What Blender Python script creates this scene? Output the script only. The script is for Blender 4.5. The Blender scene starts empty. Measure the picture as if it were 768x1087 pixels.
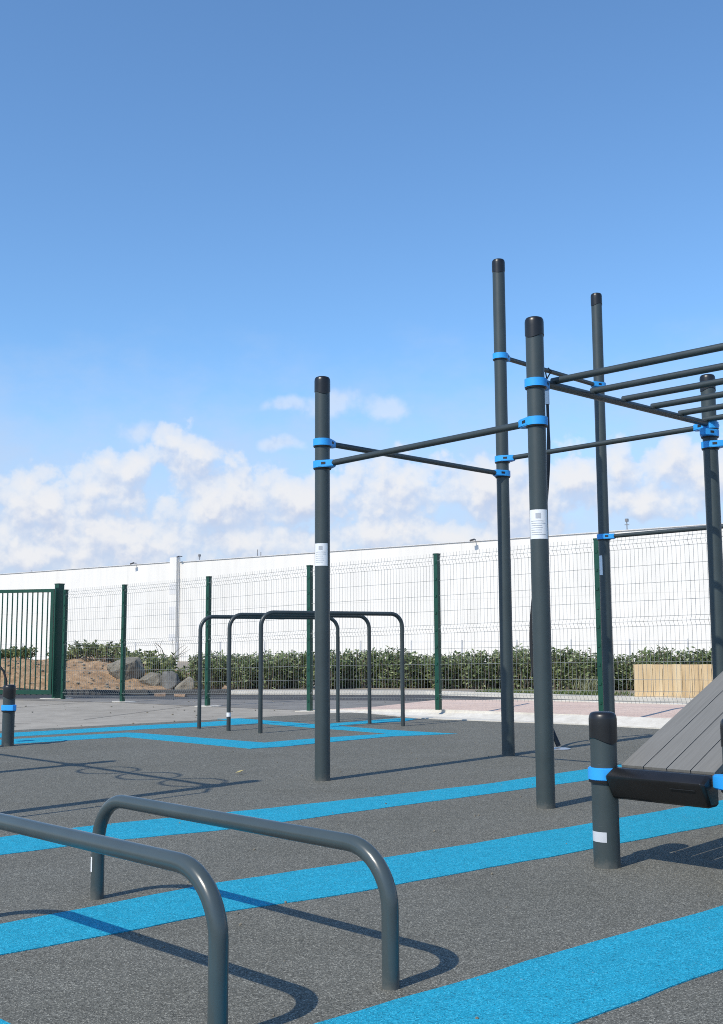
import bpy, bmesh, math, random
from mathutils import Vector, Matrix, noise
from mathutils.geometry import tessellate_polygon
random.seed(7)
S = bpy.context.scene
COL = S.collection
R = math.radians

# ------------------------------------------------------------------ materials
def new_mat(name):
    m = bpy.data.materials.new(name); m.use_nodes = True
    nt = m.node_tree
    return m, nt, nt.nodes['Principled BSDF']

def N(nt, typ, **kw):
    n = nt.nodes.new(typ)
    for k, v in kw.items():
        if k in n.inputs.keys() if isinstance(k, str) else False:
            n.inputs[k].default_value = v
        else:
            setattr(n, k, v)
    return n

def coords(nt):
    return nt.nodes.new('ShaderNodeTexCoord').outputs['Object']

def ramp(nt, fac, stops, interp='LINEAR'):
    r = nt.nodes.new('ShaderNodeValToRGB')
    r.color_ramp.interpolation = interp
    els = r.color_ramp.elements
    while len(els) < len(stops): els.new(0.5)
    for e, (p, c) in zip(els, stops):
        e.position = p
        e.color = (c[0], c[1], c[2], 1) if not isinstance(c, float) else (c, c, c, 1)
    nt.links.new(fac, r.inputs['Fac'])
    return r.outputs['Color']

def mixc(nt, fac, a, b, mode='MIX'):
    m = nt.nodes.new('ShaderNodeMix'); m.data_type = 'RGBA'; m.blend_type = mode
    for sock, v in ((m.inputs['Factor'], fac), (m.inputs['A'], a), (m.inputs['B'], b)):
        pass
    ins = {'f': m.inputs[0], 'a': m.inputs[6], 'b': m.inputs[7]}
    for k, v in (('f', fac), ('a', a), ('b', b)):
        if hasattr(v, 'links'): nt.links.new(v, ins[k])
        elif isinstance(v, (int, float)):
            ins[k].default_value = v if k == 'f' else (v, v, v, 1)
        else: ins[k].default_value = (v[0], v[1], v[2], 1)
    return m.outputs[2]

def noise_t(nt, vec, scale, detail=3, rough=.55, dist=0.0):
    n = nt.nodes.new('ShaderNodeTexNoise')
    n.inputs['Scale'].default_value = scale; n.inputs['Detail'].default_value = detail
    n.inputs['Roughness'].default_value = rough; n.inputs['Distortion'].default_value = dist
    nt.links.new(vec, n.inputs['Vector'])
    return n.outputs['Fac']

def bump(nt, b, height, strength, dist):
    k = nt.nodes.new('ShaderNodeBump')
    k.inputs['Strength'].default_value = strength; k.inputs['Distance'].default_value = dist
    nt.links.new(height, k.inputs['Height']); nt.links.new(k.outputs['Normal'], b.inputs['Normal'])

def granule(name, dark, mid, light, blotch, scale=210.0):
    """poured rubber granulate: every grain a cell with its own tone"""
    m, nt, b = new_mat(name)
    co = coords(nt)
    v = nt.nodes.new('ShaderNodeTexVoronoi'); v.inputs['Scale'].default_value = scale
    nt.links.new(co, v.inputs['Vector'])
    sep = nt.nodes.new('ShaderNodeSeparateColor'); nt.links.new(v.outputs['Color'], sep.inputs[0])
    c = ramp(nt, sep.outputs[0], [(0, dark), (.3, mid), (.72, mid), (1, light)])
    big = noise_t(nt, co, 1.3, 4, .6)
    fine = noise_t(nt, co, 14, 4, .65)
    c = mixc(nt, ramp(nt, big, [(.35, 0.0), (.7, 1.0)]), c, blotch, 'MULTIPLY')
    c = mixc(nt, .35, c, ramp(nt, fine, [(.3, .72), (.7, 1.25)]), 'MULTIPLY')
    # sparse dust and specks
    sp = noise_t(nt, co, 55, 2, .5)
    c = mixc(nt, ramp(nt, sp, [(.74, 0.0), (.8, .45)]), c, (.5, .48, .44))
    nt.links.new(c, b.inputs['Base Color'])
    b.inputs['Roughness'].default_value = .86
    b.inputs['Specular IOR Level'].default_value = .3
    bump(nt, b, v.outputs['Distance'], .55, .003)
    return m

def paint(name, col, rough=.4, var=.12, spec=.5, metal=0.0, vscale=6.0):
    m, nt, b = new_mat(name)
    co = coords(nt)
    n = noise_t(nt, co, vscale, 4, .6)
    c = ramp(nt, n, [(.3, tuple(x * (1 - var) for x in col)), (.7, tuple(x * (1 + var) for x in col))])
    nt.links.new(c, b.inputs['Base Color'])
    r = nt.nodes.new('ShaderNodeMapRange')
    r.inputs['To Min'].default_value = rough * .85; r.inputs['To Max'].default_value = rough * 1.2
    nt.links.new(noise_t(nt, co, vscale * 3, 3), r.inputs['Value'])
    nt.links.new(r.outputs[0], b.inputs['Roughness'])
    b.inputs['Specular IOR Level'].default_value = spec
    b.inputs['Metallic'].default_value = metal
    return m

def dusty_post(name, col, rough):
    """powder coat with a little dust creeping up from the ground"""
    m, nt, b = new_mat(name)
    co = coords(nt)
    n = noise_t(nt, co, 5, 4, .6)
    c = ramp(nt, n, [(.3, tuple(x * .9 for x in col)), (.7, tuple(x * 1.1 for x in col))])
    sx = nt.nodes.new('ShaderNodeSeparateXYZ'); nt.links.new(co, sx.inputs[0])
    d = noise_t(nt, co, 30, 4, .7)
    ad = nt.nodes.new('ShaderNodeMath'); ad.operation = 'MULTIPLY_ADD'
    nt.links.new(d, ad.inputs[0]); ad.inputs[1].default_value = .12; nt.links.new(sx.outputs['Z'], ad.inputs[2])
    c = mixc(nt, ramp(nt, ad.outputs[0], [(.045, .5), (.10, 0.0)]), c, (.17, .16, .14))
    nt.links.new(c, b.inputs['Base Color'])
    # faint rubbed marks round the tube
    mp = nt.nodes.new('ShaderNodeMapping'); mp.inputs['Scale'].default_value = (9, 9, 90); nt.links.new(co, mp.inputs['Vector'])
    sc = noise_t(nt, mp.outputs[0], 1.0, 5, .7)
    c2 = mixc(nt, ramp(nt, sc, [(.66, 0.0), (.76, .22)]), c, (.2, .21, .21))
    nt.links.new(c2, b.inputs['Base Color'])
    rg = nt.nodes.new('ShaderNodeMapRange'); rg.inputs['To Min'].default_value = rough * .75; rg.inputs['To Max'].default_value = rough * 1.35
    nt.links.new(noise_t(nt, co, 11, 5, .65), rg.inputs['Value']); nt.links.new(rg.outputs[0], b.inputs['Roughness'])
    bump(nt, b, noise_t(nt, co, 900, 1), .06, .001)
    return m

def speckle(name, stops, scale, bscale=None, rough=.9, bstr=.5, bdist=.01, big=None):
    m, nt, b = new_mat(name)
    co = coords(nt)
    c = ramp(nt, noise_t(nt, co, scale, 8, .68), stops)
    if big:
        c = mixc(nt, ramp(nt, noise_t(nt, co, big[0], 4, .6), [(.4, 0.0), (.65, 1.0)]), c, big[1], 'MULTIPLY')
    nt.links.new(c, b.inputs['Base Color'])
    b.inputs['Roughness'].default_value = rough
    b.inputs['Specular IOR Level'].default_value = .25
    bump(nt, b, noise_t(nt, co, bscale or scale * 2, 6, .7), bstr, bdist)
    return m

def leafmat(name, a, b_, c_):
    m, nt, b = new_mat(name)
    at = nt.nodes.new('ShaderNodeAttribute'); at.attribute_name = 'tone'
    c = ramp(nt, at.outputs['Fac'], [(0, a), (.55, b_), (1, c_)])
    nt.links.new(c, b.inputs['Base Color'])
    b.inputs['Roughness'].default_value = .55
    tr = nt.nodes.new('ShaderNodeBsdfTranslucent'); nt.links.new(c, tr.inputs['Color'])
    mx = nt.nodes.new('ShaderNodeMixShader'); mx.inputs[0].default_value = .33
    nt.links.new(b.outputs[0], mx.inputs[1]); nt.links.new(tr.outputs[0], mx.inputs[2])
    nt.links.new(mx.outputs[0], nt.nodes['Material Output'].inputs['Surface'])
    return m

M = {}
M['rubber'] = granule('grey rubber granulate', (.045, .044, .037), (.134, .132, .112), (.36, .35, .30), (.87, .865, .845), 290.0)
M['blue_rubber'] = granule('blue rubber granulate', (.003, .14, .22), (.008, .31, .465), (.06, .50, .68), (.93, .95, .96), 290.0)
M['post'] = dusty_post('anthracite powder coat', (.041, .056, .058), .42)
M['tube'] = dusty_post('anthracite gloss tube', (.054, .071, .074), .24)
M['bar'] = paint('anthracite bar', (.037, .049, .051), .38)
M['cap'] = paint('black rubber cap', (.012, .0115, .0115), .34, .2)
M['black'] = paint('black plastic', (.012, .012, .013), .5, .2)
M['clamp'] = paint('blue plastic clamp', (.03, .345, .80), .42, .08)
M['green'] = paint('green fence paint', (.005, .056, .034), .4, .15)
M['wire'] = paint('green grey mesh wire', (.25, .27, .26), .5, .15)
M['white_sticker'] = paint('white sticker', (.78, .79, .8), .4, .04)
M['silver_sticker'] = paint('silver sticker', (.55, .57, .6), .35, .1)
M['ink'] = paint('grey print', (.42, .44, .47), .5, .1)
M['steel'] = paint('galvanised steel', (.5, .51, .52), .35, .1, metal=.6)
M['wall'] = speckle('white render wall', [(.3, (.735, .718, .685)), (.7, (.785, .768, .735))], .35, 3, .9, .08, .01)
def wall_streaks():
    m = M['wall']; nt = m.node_tree; b = nt.nodes['Principled BSDF']
    src = b.inputs['Base Color'].links[0].from_socket
    mp = nt.nodes.new('ShaderNodeMapping'); mp.inputs['Rotation'].default_value = (0, 0, R(37.5)); nt.links.new(coords(nt), mp.inputs['Vector'])
    mp2 = nt.nodes.new('ShaderNodeMapping'); mp2.inputs['Scale'].default_value = (1.6, .05, .09); nt.links.new(mp.outputs[0], mp2.inputs['Vector'])
    st = ramp(nt, noise_t(nt, mp2.outputs[0], 1.0, 6, .65), [(.35, (.93, .925, .915)), (.6, (1.0, 1.0, 1.0))])
    br = nt.nodes.new('ShaderNodeTexBrick'); br.offset = 0; br.inputs['Scale'].default_value = 1
    br.inputs['Brick Width'].default_value = 6.0; br.inputs['Row Height'].default_value = 3.0; br.inputs['Mortar Size'].default_value = .02
    br.inputs['Color1'].default_value = (1, 1, 1, 1); br.inputs['Color2'].default_value = (.975, .975, .97, 1); br.inputs['Mortar'].default_value = (.9, .9, .89, 1)
    sx = nt.nodes.new('ShaderNodeSeparateXYZ'); nt.links.new(mp.outputs[0], sx.inputs[0])
    cx = nt.nodes.new('ShaderNodeCombineXYZ'); nt.links.new(sx.outputs['X'], cx.inputs['X']); nt.links.new(sx.outputs['Z'], cx.inputs['Y']); nt.links.new(cx.outputs[0], br.inputs['Vector'])
    c = mixc(nt, 1.0, mixc(nt, 1.0, src, st, 'MULTIPLY'), br.outputs['Color'], 'MULTIPLY')
    nt.links.new(c, b.inputs['Base Color'])
wall_streaks()
M['coping'] = paint('grey metal coping', (.6, .6, .6), .5)
M['panel_grey'] = paint('pale grey patch', (.62, .62, .62), .8, .05)
M['darkgrey'] = paint('dark grey metal', (.07, .07, .075), .5)
M['mast_grey'] = paint('mid grey metal', (.2, .2, .205), .5)
M['deck'] = None
M['concrete'] = speckle('pale concrete paving', [(.25, (.27, .245, .205)), (.75, (.42, .384, .325))], 3.2, 60, .92, .35, .004, (.35, (.86, .85, .84)))
M['concrete_dark'] = speckle('worn dark paving', [(.25, (.17, .16, .145)), (.75, (.29, .275, .25))], 2.4, 60, .92, .35, .004, (.5, (.85, .84, .83)))
M['kerbstone'] = speckle('pale kerb concrete', [(.3, (.53, .50, .445)), (.7, (.68, .65, .585))], 9, 60, .9, .3, .004, (1.2, (.9, .89, .87)))
M['pink'] = speckle('pink paving', [(.3, (.56, .42, .34)), (.7, (.68, .53, .44))], 14, 60, .9, .3, .004, (1.5, (.92, .9, .9)))
M['asphalt'] = speckle('road asphalt', [(.3, (.055, .055, .056)), (.7, (.1, .1, .1))], 12, 120, .9, .5, .006)
M['dirtfloor'] = speckle('dry ground', [(.3, (.22, .19, .15)), (.7, (.36, .31, .25))], 1.5, 12, .95, .5, .03)
M['dirt'] = speckle('brown excavated soil', [(.25, (.17, .10, .052)), (.5, (.39, .25, .14)), (.75, (.56, .41, .27))], 4.2, 10, .95, 1.0, .06)
M['rock'] = speckle('grey boulder stone', [(.25, (.15, .135, .105)), (.75, (.37, .335, .27))], 6, 14, .95, 1.0, .07)
M['darkrock'] = speckle('dark boulder stone', [(.25, (.1, .1, .097)), (.75, (.24, .235, .22))], 5, 9, .95, .9, .05)
M['brick'] = speckle('brick rubble', [(.3, (.32, .2, .13)), (.7, (.5, .36, .26))], 12, 30)
M['leaf'] = leafmat('oleander leaves', (.055, .085, .028), (.20, .26, .10), (.43, .47, .26))
M['weed'] = leafmat('weed leaves', (.07, .10, .03), (.21, .25, .09), (.42, .43, .22))
M['grass'] = leafmat('grass blades', (.05, .08, .02), (.13, .2, .05), (.36, .36, .17))
M['straw'] = leafmat('dry stalks', (.16, .17, .08), (.3, .31, .17), (.5, .48, .32))
M['bark'] = speckle('grey brown bark', [(.3, (.09, .07, .05)), (.7, (.2, .165, .13))], 20)
M['dryleaf'] = paint('dry leaf', (.42, .36, .16), .7, .2)

def deck_mat():
    m, nt, b = new_mat('grey composite board')
    co = coords(nt)
    mp = nt.nodes.new('ShaderNodeMapping'); mp.inputs['Rotation'].default_value = (0, 0, -R(46.66))
    nt.links.new(co, mp.inputs['Vector'])
    mp2 = nt.nodes.new('ShaderNodeMapping'); mp2.inputs['Scale'].default_value = (4, 120, 4)
    nt.links.new(mp.outputs[0], mp2.inputs['Vector'])
    c = ramp(nt, noise_t(nt, mp2.outputs[0], 1, 4, .6), [(.3, (.165, .159, .143)), (.7, (.205, .198, .179))])
    nt.links.new(c, b.inputs['Base Color']); b.inputs['Roughness'].default_value = .62
    return m
M['deck'] = deck_mat()

def ply_mat():
    m, nt, b = new_mat('raw timber boards')
    co = coords(nt)
    mp = nt.nodes.new('ShaderNodeMapping'); mp.inputs['Scale'].default_value = (9, 9, .7)
    nt.links.new(co, mp.inputs['Vector'])
    c = ramp(nt, noise_t(nt, mp.outputs[0], 1.2, 5, .6), [(.28, (.43, .29, .145)), (.5, (.62, .45, .25)), (.72, (.7, .55, .34))])
    nt.links.new(c, b.inputs['Base Color']); b.inputs['Roughness'].default_value = .75
    return m
M['timber'] = ply_mat()

# ------------------------------------------------------------------ mesh helpers
class MB:
    def __init__(s): s.bm = bmesh.new()
    def box(s, c, size, ax=None, az=None, rot=0.0):
        c = Vector(c)
        if ax is None:
            ax = Vector((math.cos(rot), math.sin(rot), 0)); az = Vector((0, 0, 1))
        ax = Vector(ax).normalized(); az = Vector(az).normalized(); ay = az.cross(ax)
        vs = []
        for sx in (-.5, .5):
            for sy in (-.5, .5):
                for sz in (-.5, .5):
                    vs.append(s.bm.verts.new(c + ax * sx * size[0] + ay * sy * size[1] + az * sz * size[2]))
        for f in ((0, 1, 3, 2), (4, 6, 7, 5), (0, 4, 5, 1), (2, 3, 7, 6), (0, 2, 6, 4), (1, 5, 7, 3)):
            s.bm.faces.new([vs[i] for i in f])
        return s
    def tube(s, path, r, seg=16, closed=False, cap=True):
        path = [Vector(p) for p in path]
        n = len(path)
        rs = r if isinstance(r, (list, tuple)) else [r] * n
        rings = []; prev = None
        for i, p in enumerate(path):
            if closed: t = path[(i + 1) % n] - path[i - 1]
            else: t = (path[min(i + 1, n - 1)] - path[max(i - 1, 0)])
            t.normalize()
            if prev is None:
                a = Vector((0, 0, 1)) if abs(t.z) < .9 else Vector((1, 0, 0))
                prev = (a - t * a.dot(t)).normalized()
            prev = (prev - t * prev.dot(t)).normalized()
            b = t.cross(prev)
            rings.append([s.bm.verts.new(p + (prev * math.cos(2 * math.pi * k / seg) + b * math.sin(2 * math.pi * k / seg)) * rs[i]) for k in range(seg)])
        m = n if closed else n - 1
        for i in range(m):
            A, B = rings[i], rings[(i + 1) % n]
            for k in range(seg):
                s.bm.faces.new((A[k], A[(k + 1) % seg], B[(k + 1) % seg], B[k]))
        if cap and not closed:
            s.bm.faces.new(list(reversed(rings[0]))); s.bm.faces.new(rings[-1])
        return s
    def lathe(s, base, prof, seg=40, wave=None):
        """prof: (r, z); wave(k/seg) shifts the first ring"""
        base = Vector(base); rings = []
        for j, (r, z) in enumerate(prof):
            ring = []
            for k in range(seg):
                a = 2 * math.pi * k / seg
                dz = wave(a) if (wave and j in (0, 1)) else 0
                ring.append(s.bm.verts.new(base + Vector((r * math.cos(a), r * math.sin(a), z + dz))))
            rings.append(ring)
        for A, B in zip(rings, rings[1:]):
            for k in range(seg):
                s.bm.faces.new((A[k], A[(k + 1) % seg], B[(k + 1) % seg], B[k]))
        s.bm.faces.new(list(reversed(rings[0]))); s.bm.faces.new(rings[-1])
        return s
    def prism(s, poly, z0, z1):
        """poly counter-clockwise; z0/z1 numbers or lists"""
        n = len(poly)
        if not isinstance(z1, (list, tuple)): z1 = [z1] * n
        if not isinstance(z0, (list, tuple)): z0 = [z0] * n
        area = sum(poly[i][0] * poly[(i + 1) % n][1] - poly[(i + 1) % n][0] * poly[i][1] for i in range(n))
        if area < 0: poly, z0, z1 = poly[::-1], z0[::-1], z1[::-1]
        lo = [s.bm.verts.new((x, y, z)) for (x, y), z in zip(poly, z0)]
        hi = [s.bm.verts.new((x, y, z)) for (x, y), z in zip(poly, z1)]
        s.bm.faces.new(list(reversed(lo))); s.bm.faces.new(hi)
        for i in range(n):
            j = (i + 1) % n
            s.bm.faces.new((lo[i], lo[j], hi[j], hi[i]))
        return s
    def sheet(s, poly, z, skirt=0.0):
        n = len(poly)
        area = sum(poly[i][0] * poly[(i + 1) % n][1] - poly[(i + 1) % n][0] * poly[i][1] for i in range(n))
        if area < 0: poly = poly[::-1]
        vs = [s.bm.verts.new((x, y, z)) for x, y in poly]
        for t in tessellate_polygon([[Vector((x, y, 0)) for x, y in poly]]):
            f = s.bm.faces.new([vs[i] for i in t]); f.normal_update()
            if f.normal.z < 0: f.normal_flip()
        if skirt:
            lo = [s.bm.verts.new((v.co.x, v.co.y, z - skirt)) for v in vs]
            for i in range(n):
                j = (i + 1) % n
                s.bm.faces.new((lo[i], lo[j], vs[j], vs[i]))
        return s
    def bevel(s, w, seg=2, ang=30):
        es = [e for e in s.bm.edges if len(e.link_faces) == 2 and e.calc_face_angle(0) > R(ang)]
        bmesh.ops.bevel(s.bm, geom=es, offset=w, segments=seg, profile=.5, affect='EDGES')
        return s
    def build(s, name, mat, parent=None, smooth=True):
        me = bpy.data.meshes.new(name)
        if parent is not None:
            bmesh.ops.translate(s.bm, verts=s.bm.verts, vec=-world_loc(parent))
        s.bm.to_mesh(me); s.bm.free()
        me.materials.append(mat)
        if smooth:
            me.polygons.foreach_set('use_smooth', [True] * len(me.polygons))
            me.set_sharp_from_angle(angle=R(38))
        o = bpy.data.objects.new(name, me); COL.objects.link(o)
        if parent is not None: o.parent = parent
        return o

def world_loc(o):
    l = Vector((0, 0, 0))
    while o is not None:
        l = l + o.location; o = o.parent
    return l

def thing(name, label, cat, loc, group=None):
    o = bpy.data.objects.new(name, None); COL.objects.link(o)
    o.empty_display_size = .2; o.location = Vector(loc)
    o['label'] = label; o['category'] = cat
    if group: o['group'] = group
    return o

def tag(o, label, cat, group=None, kind=None):
    o['label'] = label; o['category'] = cat
    if group: o['group'] = group
    if kind: o['kind'] = kind
    return o

def struct(o, kind='structure'):
    o['kind'] = kind; return o

V2 = lambda p: Vector((p[0], p[1], 0))
U = V2((.7161, -.6980)); W = V2((.6863, .7273))     # the two plan directions of the equipment

def wobble(poly, amp):
    """hand-trowelled edge: subdivide and shift by low noise"""
    out = []
    n = len(poly)
    for i in range(n):
        a, b = Vector(poly[i]), Vector(poly[(i + 1) % n])
        k = max(1, int((b - a).length / .12))
        for j in range(k):
            p = a.lerp(b, j / k)
            out.append((p.x + amp * (noise.noise((p.x * 3, p.y * 3, 1.7)) + .6 * noise.noise((p.x * 13, p.y * 13, 4))),
                        p.y + amp * (noise.noise((p.x * 3, p.y * 3, 9.1)) + .6 * noise.noise((p.x * 13, p.y * 13, 7)))))
    return out
# ------------------------------------------------------------------ ground
gm = MB(); gm.sheet([(-700, -60), (700, -60), (700, 900), (-700, 900)], -.03)
struct(gm.build('ground', M['dirtfloor'], smooth=False))
road_near = [(-40, 21.6), (-4.8, 19.75), (1.04, 18.4), (3.74, 16.95), (14, 9.2)]
road_far = [(-40, 23.2), (-5.2, 21.3), (1.2, 20.7), (4.1, 18.3), (16, 9.6)]
pm = MB(); pm.sheet([(-40, -8), (14, -8)] + [(14, 9.2)] + road_near[::-1][1:], -.014)
struct(pm.build('pavement', M['concrete'], smooth=False))
pd = MB(); pd.sheet(wobble([(-30, 19.9), (-6.2, 19.35), (-4.0, 18.25), (-2.3, 16.95), (-.6, 15.75), (.4, 16.6), (.95, 17.3), (1.04, 18.35), (-4.8, 19.7), (-30, 21.3)], .03), -.0105)
struct(pd.build('pavement', M['concrete_dark'], smooth=False))
rm = MB(); rm.sheet(road_near + road_far[::-1], -.020)
struct(rm.build('road', M['asphalt'], smooth=False))
# rubber sheet with the corner behind the dip bars
edge_l = [(-9.5, 7.55), (-4.51, 11.854), (-4.04, 12.269), (-2.68, 13.326), (-1.062, 14.586), (-.452, 15.088)]
edge_r = [(-.169, 15.189), (.02, 15.06), (.128, 14.887), (.715, 13.924), (1.544, 13.371), (2.48, 12.777), (3.25, 12.10), (8.2, 7.95)]
rub = MB(); rub.prism([(-9.5, -6), (8.2, -6)] + edge_r[::-1] + edge_l[::-1], -.012, 0.0)
struct(rub.build('rubber_surface', M['rubber'], smooth=False))
STR = {
 'S1': [(-3.4, 4.2), (-2.003, 5.321), (-1.807, 5.544), (-1.422, 5.884), (-0.727, 6.33), (0.086, 6.913), (0.861, 7.524), (1.668, 8.31), (3.084, 9.6), (4.2, 10.6), (4.5, 10.3), (3.3, 9.15), (1.6, 7.72), (0.802, 7.017), (0.079, 6.411), (-0.661, 5.76), (-1.297, 5.377), (-1.654, 5.082), (-1.831, 4.874), (-3.1, 3.8)],
 'S2': [(-2.6, 2.65), (-1.426, 3.659), (-1.243, 3.845), (-0.638, 4.442), (0.018, 4.914), (0.611, 5.378), (2.169, 6.683), (2.866, 7.26), (5, 9.1), (5.2, 8.6), (2.6, 6.43), (1.889, 5.836), (0.536, 4.741), (0.015, 4.33), (-0.566, 3.948), (-1.119, 3.472), (-1.275, 3.284), (-2.3, 2.3)],
 'S3': [(-1.0, 2.05), (-0.402, 2.611), (-0.11, 2.861), (0.304, 3.216), (0.768, 3.621), (1.298, 4.049), (1.973, 4.56), (3.6, 5.95), (3.8, 5.5), (1.72, 3.80), (1.05, 3.303), (0.528, 2.852), (0.242, 2.592), (-.7, 1.8)],
 'S4': [(-.929, 2.899), (-.55, 2.53), (-.87, 2.2), (-2.0, 3.3), (-1.7, 3.63)],
 'V1': [(-5.6, 10.3), (-4.45, 11.40), (-3.801, 11.999), (-2.511, 13.042), (-1.978, 13.42), (-1.6, 13.8), (-1.265, 13.70), (-1.235, 13.235), (-1.586, 12.955), (-1.893, 12.713), (-2.394, 12.439), (-3.633, 11.476), (-4.179, 10.99), (-5.3, 10.0)],
 'U2': [(-1.85, 14.03), (-1.567, 14.09), (-1.288, 13.802), (-0.98, 13.47), (-0.57, 13.041), (0.28, 12.148), (0.998, 11.571), (0.394, 11.53), (-0.544, 12.465), (-0.937, 12.871), (-1.411, 13.403)],
 'V3': [(-0.947, 10.651), (-0.786, 10.815), (-0.317, 11.218), (0.298, 11.646), (0.449, 11.72), (0.978, 11.572), (0.308, 11.296), (-0.302, 10.688), (-0.743, 10.229), (-1.023, 10.062)],
 'V4': [(-0.46, 12.9), (-0.371, 13.104), (0.105, 13.627), (0.45, 13.96), (0.7, 13.88), (0.517, 13.438), (0.101, 13.151), (-0.274, 12.801)],
 'V2': [(-5.2, 9.7), (-4.079, 10.73), (-3.543, 11.192), (-2.571, 11.93), (-2.429, 11.884), (-2.453, 11.389), (-3.368, 10.645), (-3.875, 10.199), (-5.0, 9.2)],
 'U1': [(-2.56, 11.935), (-2.429, 11.884), (-0.947, 10.651), (-1.023, 10.062), (-2.453, 11.389)],
}
for i, (k, p) in enumerate(STR.items()):
    sm = MB(); sm.sheet(wobble(p, .012 if k[0] == 'S' else .006), .0022 + .0008 * (i % 4), .006)
    struct(sm.build('ground_stripe', M['blue_rubber'], smooth=False))

# sawn joints and a patched strip in the concrete
jm = MB()
for (xa, ya, xb, yb) in ((-7.9, 11.0, -4.6, 18.7), (-3.6, 14.2, -2.7, 17.2), (-12, 13.2, -4.1, 13.6)):
    d = Vector((xb - xa, yb - ya)).normalized(); n = Vector((-d.y, d.x)) * .009
    jm.sheet([(xa + n.x, ya + n.y), (xb + n.x, yb + n.y), (xb - n.x, yb - n.y), (xa - n.x, ya - n.y)], -.0085)
struct(jm.build('pavement_joint', M['asphalt'], smooth=False))

# kerb and footway along the fence
fd = V2((.7655, -.6435)); fn = V2((.6435, .7655))     # along the fence, and away from the camera
F = {'F0': (-5.382, 19.603), 'F1': (-4.044, 18.478), 'F2': (-2.415, 17.109), 'F3': (-.754, 15.712), 'F4': (.988, 14.248), 'F5': (2.747, 12.769)}
F5 = V2(F['F5'])
kfront = [(-.45, 15.20), (-.12, 15.20), (.03, 15.075), (.14, 14.895), (.725, 13.934), (1.55, 13.381), (2.486, 12.787), (3.256, 12.11), (8.25, 7.93)]
kz = [.004, .004, .004, .006, .01, .012, .014, .014, .014]
kback = [V2(F['F3']) + fn * .1 - fd * .1, V2(F['F4']) + fn * .1, F5 + fn * .1, F5 + fd * 7.5 + fn * .1]
kb = MB(); kb.prism(kfront + [(p.x, p.y) for p in kback[::-1]], -.016, kz + [.10, .10, .09, .006])
struct(kb.build('kerb', M['kerbstone'], smooth=False))
ff = [(p.x, p.y) for p in [k + fn * .004 for k in kback]]
far = [(1.2, 17.2), (2.3, 16.3), (4.1, 14.85), (9.6, 10.2)]
fw = MB(); fw.prism([ff[0], ff[1], ff[2], ff[3], far[3], far[2], far[1], far[0], (.2, 16.6)], -.012, [-.004, .084, .094, .094, .11, .11, .10, .07, .0])
struct(fw.build('footway', M['pink'], smooth=False))
ke = MB(); ke.prism([(.9, 17.45), (2.3, 16.31), (4.1, 14.86), (9.6, 10.21), (9.72, 10.34), (4.22, 15.0), (2.42, 16.45), (1.05, 17.6)], -.012, [.02, .112, .122, .122, .122, .122, .112, .02])
struct(ke.build('kerb', M['kerbstone'], smooth=False))
# beyond the road
kv = [(-2.6, 21.20), (1.2, 20.71), (4.1, 18.31), (16, 9.61), (16.15, 9.8), (4.22, 18.52), (1.26, 20.93), (-2.6, 21.42)]
k2 = MB(); k2.prism(kv, -.02, .05)
struct(k2.build('kerb', M['kerbstone'], smooth=False))
vg = MB(); vg.prism([(-2.6, 21.43), (1.26, 20.94), (4.22, 18.53), (16.15, 9.81), (24, 16), (8, 27), (-2.6, 30)], -.02, .03)
struct(vg.build('verge', M['dirtfloor'], smooth=False))
kd = MB(); kd.prism([(-30, 22.63), (-5.2, 21.31), (-2.62, 21.22), (-2.62, 21.4), (-5.2, 21.5), (-30, 22.83)], -.02, .07)
struct(kd.build('kerb', M['asphalt'], smooth=False))

# dirt mound: a heightfield
def mound_h(x, y):
    h = .62 * max(0, min(1, (-3.55 - x) / 2.3)) ** .8
    fy = max(0, min(1, (y - 21.5) / 2.6)); h *= fy ** .7
    fb = max(0, min(1, (30 - y) / 3)); h *= fb
    if x < -14: h *= max(0, 1 - (-14 - x) / 6)
    n = noise.fractal((x * .9, y * .9, 3.3), 1.0, 2.0, 5)
    return h * (1 + .18 * n) + .075 * noise.fractal((x * 3, y * 3, 1.3), .7, 2.0, 5) * min(1, h * 4) - .02
mm = MB(); nx, ny = 130, 60
grid = [[None] * (ny + 1) for _ in range(nx + 1)]
for i in range(nx + 1):
    for j in range(ny + 1):
        x = -21 + i * 18.2 / nx; y = 21.45 + j * 8.8 / ny
        grid[i][j] = mm.bm.verts.new((x, y, mound_h(x, y)))
for i in range(nx):
    for j in range(ny):
        mm.bm.faces.new((grid[i][j], grid[i + 1][j], grid[i + 1][j + 1], grid[i][j + 1]))
struct(mm.build('dirt_mound', M['dirt']))
pb = MB(); rr = random.Random(5)
for _ in range(700):
    x = rr.uniform(-12, -3.4); y = rr.uniform(21.6, 24.6); s = rr.choice((.01, .014, .02, .035))
    c = Vector((x, y, mound_h(x, y) + s * .3))
    bmesh.ops.create_icosphere(pb.bm, subdivisions=1, radius=s, matrix=Matrix.Translation(c) @ Matrix.Rotation(rr.uniform(0, 6), 4, 'Z') @ Matrix.Diagonal((1.3, .9, rr.uniform(.5, .8), 1)))
pbo = pb.build('gravel', M['rock'], smooth=False)
tag(pbo, 'loose pale stones strewn over the brown dirt mound', 'gravel', kind='stuff')

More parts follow.
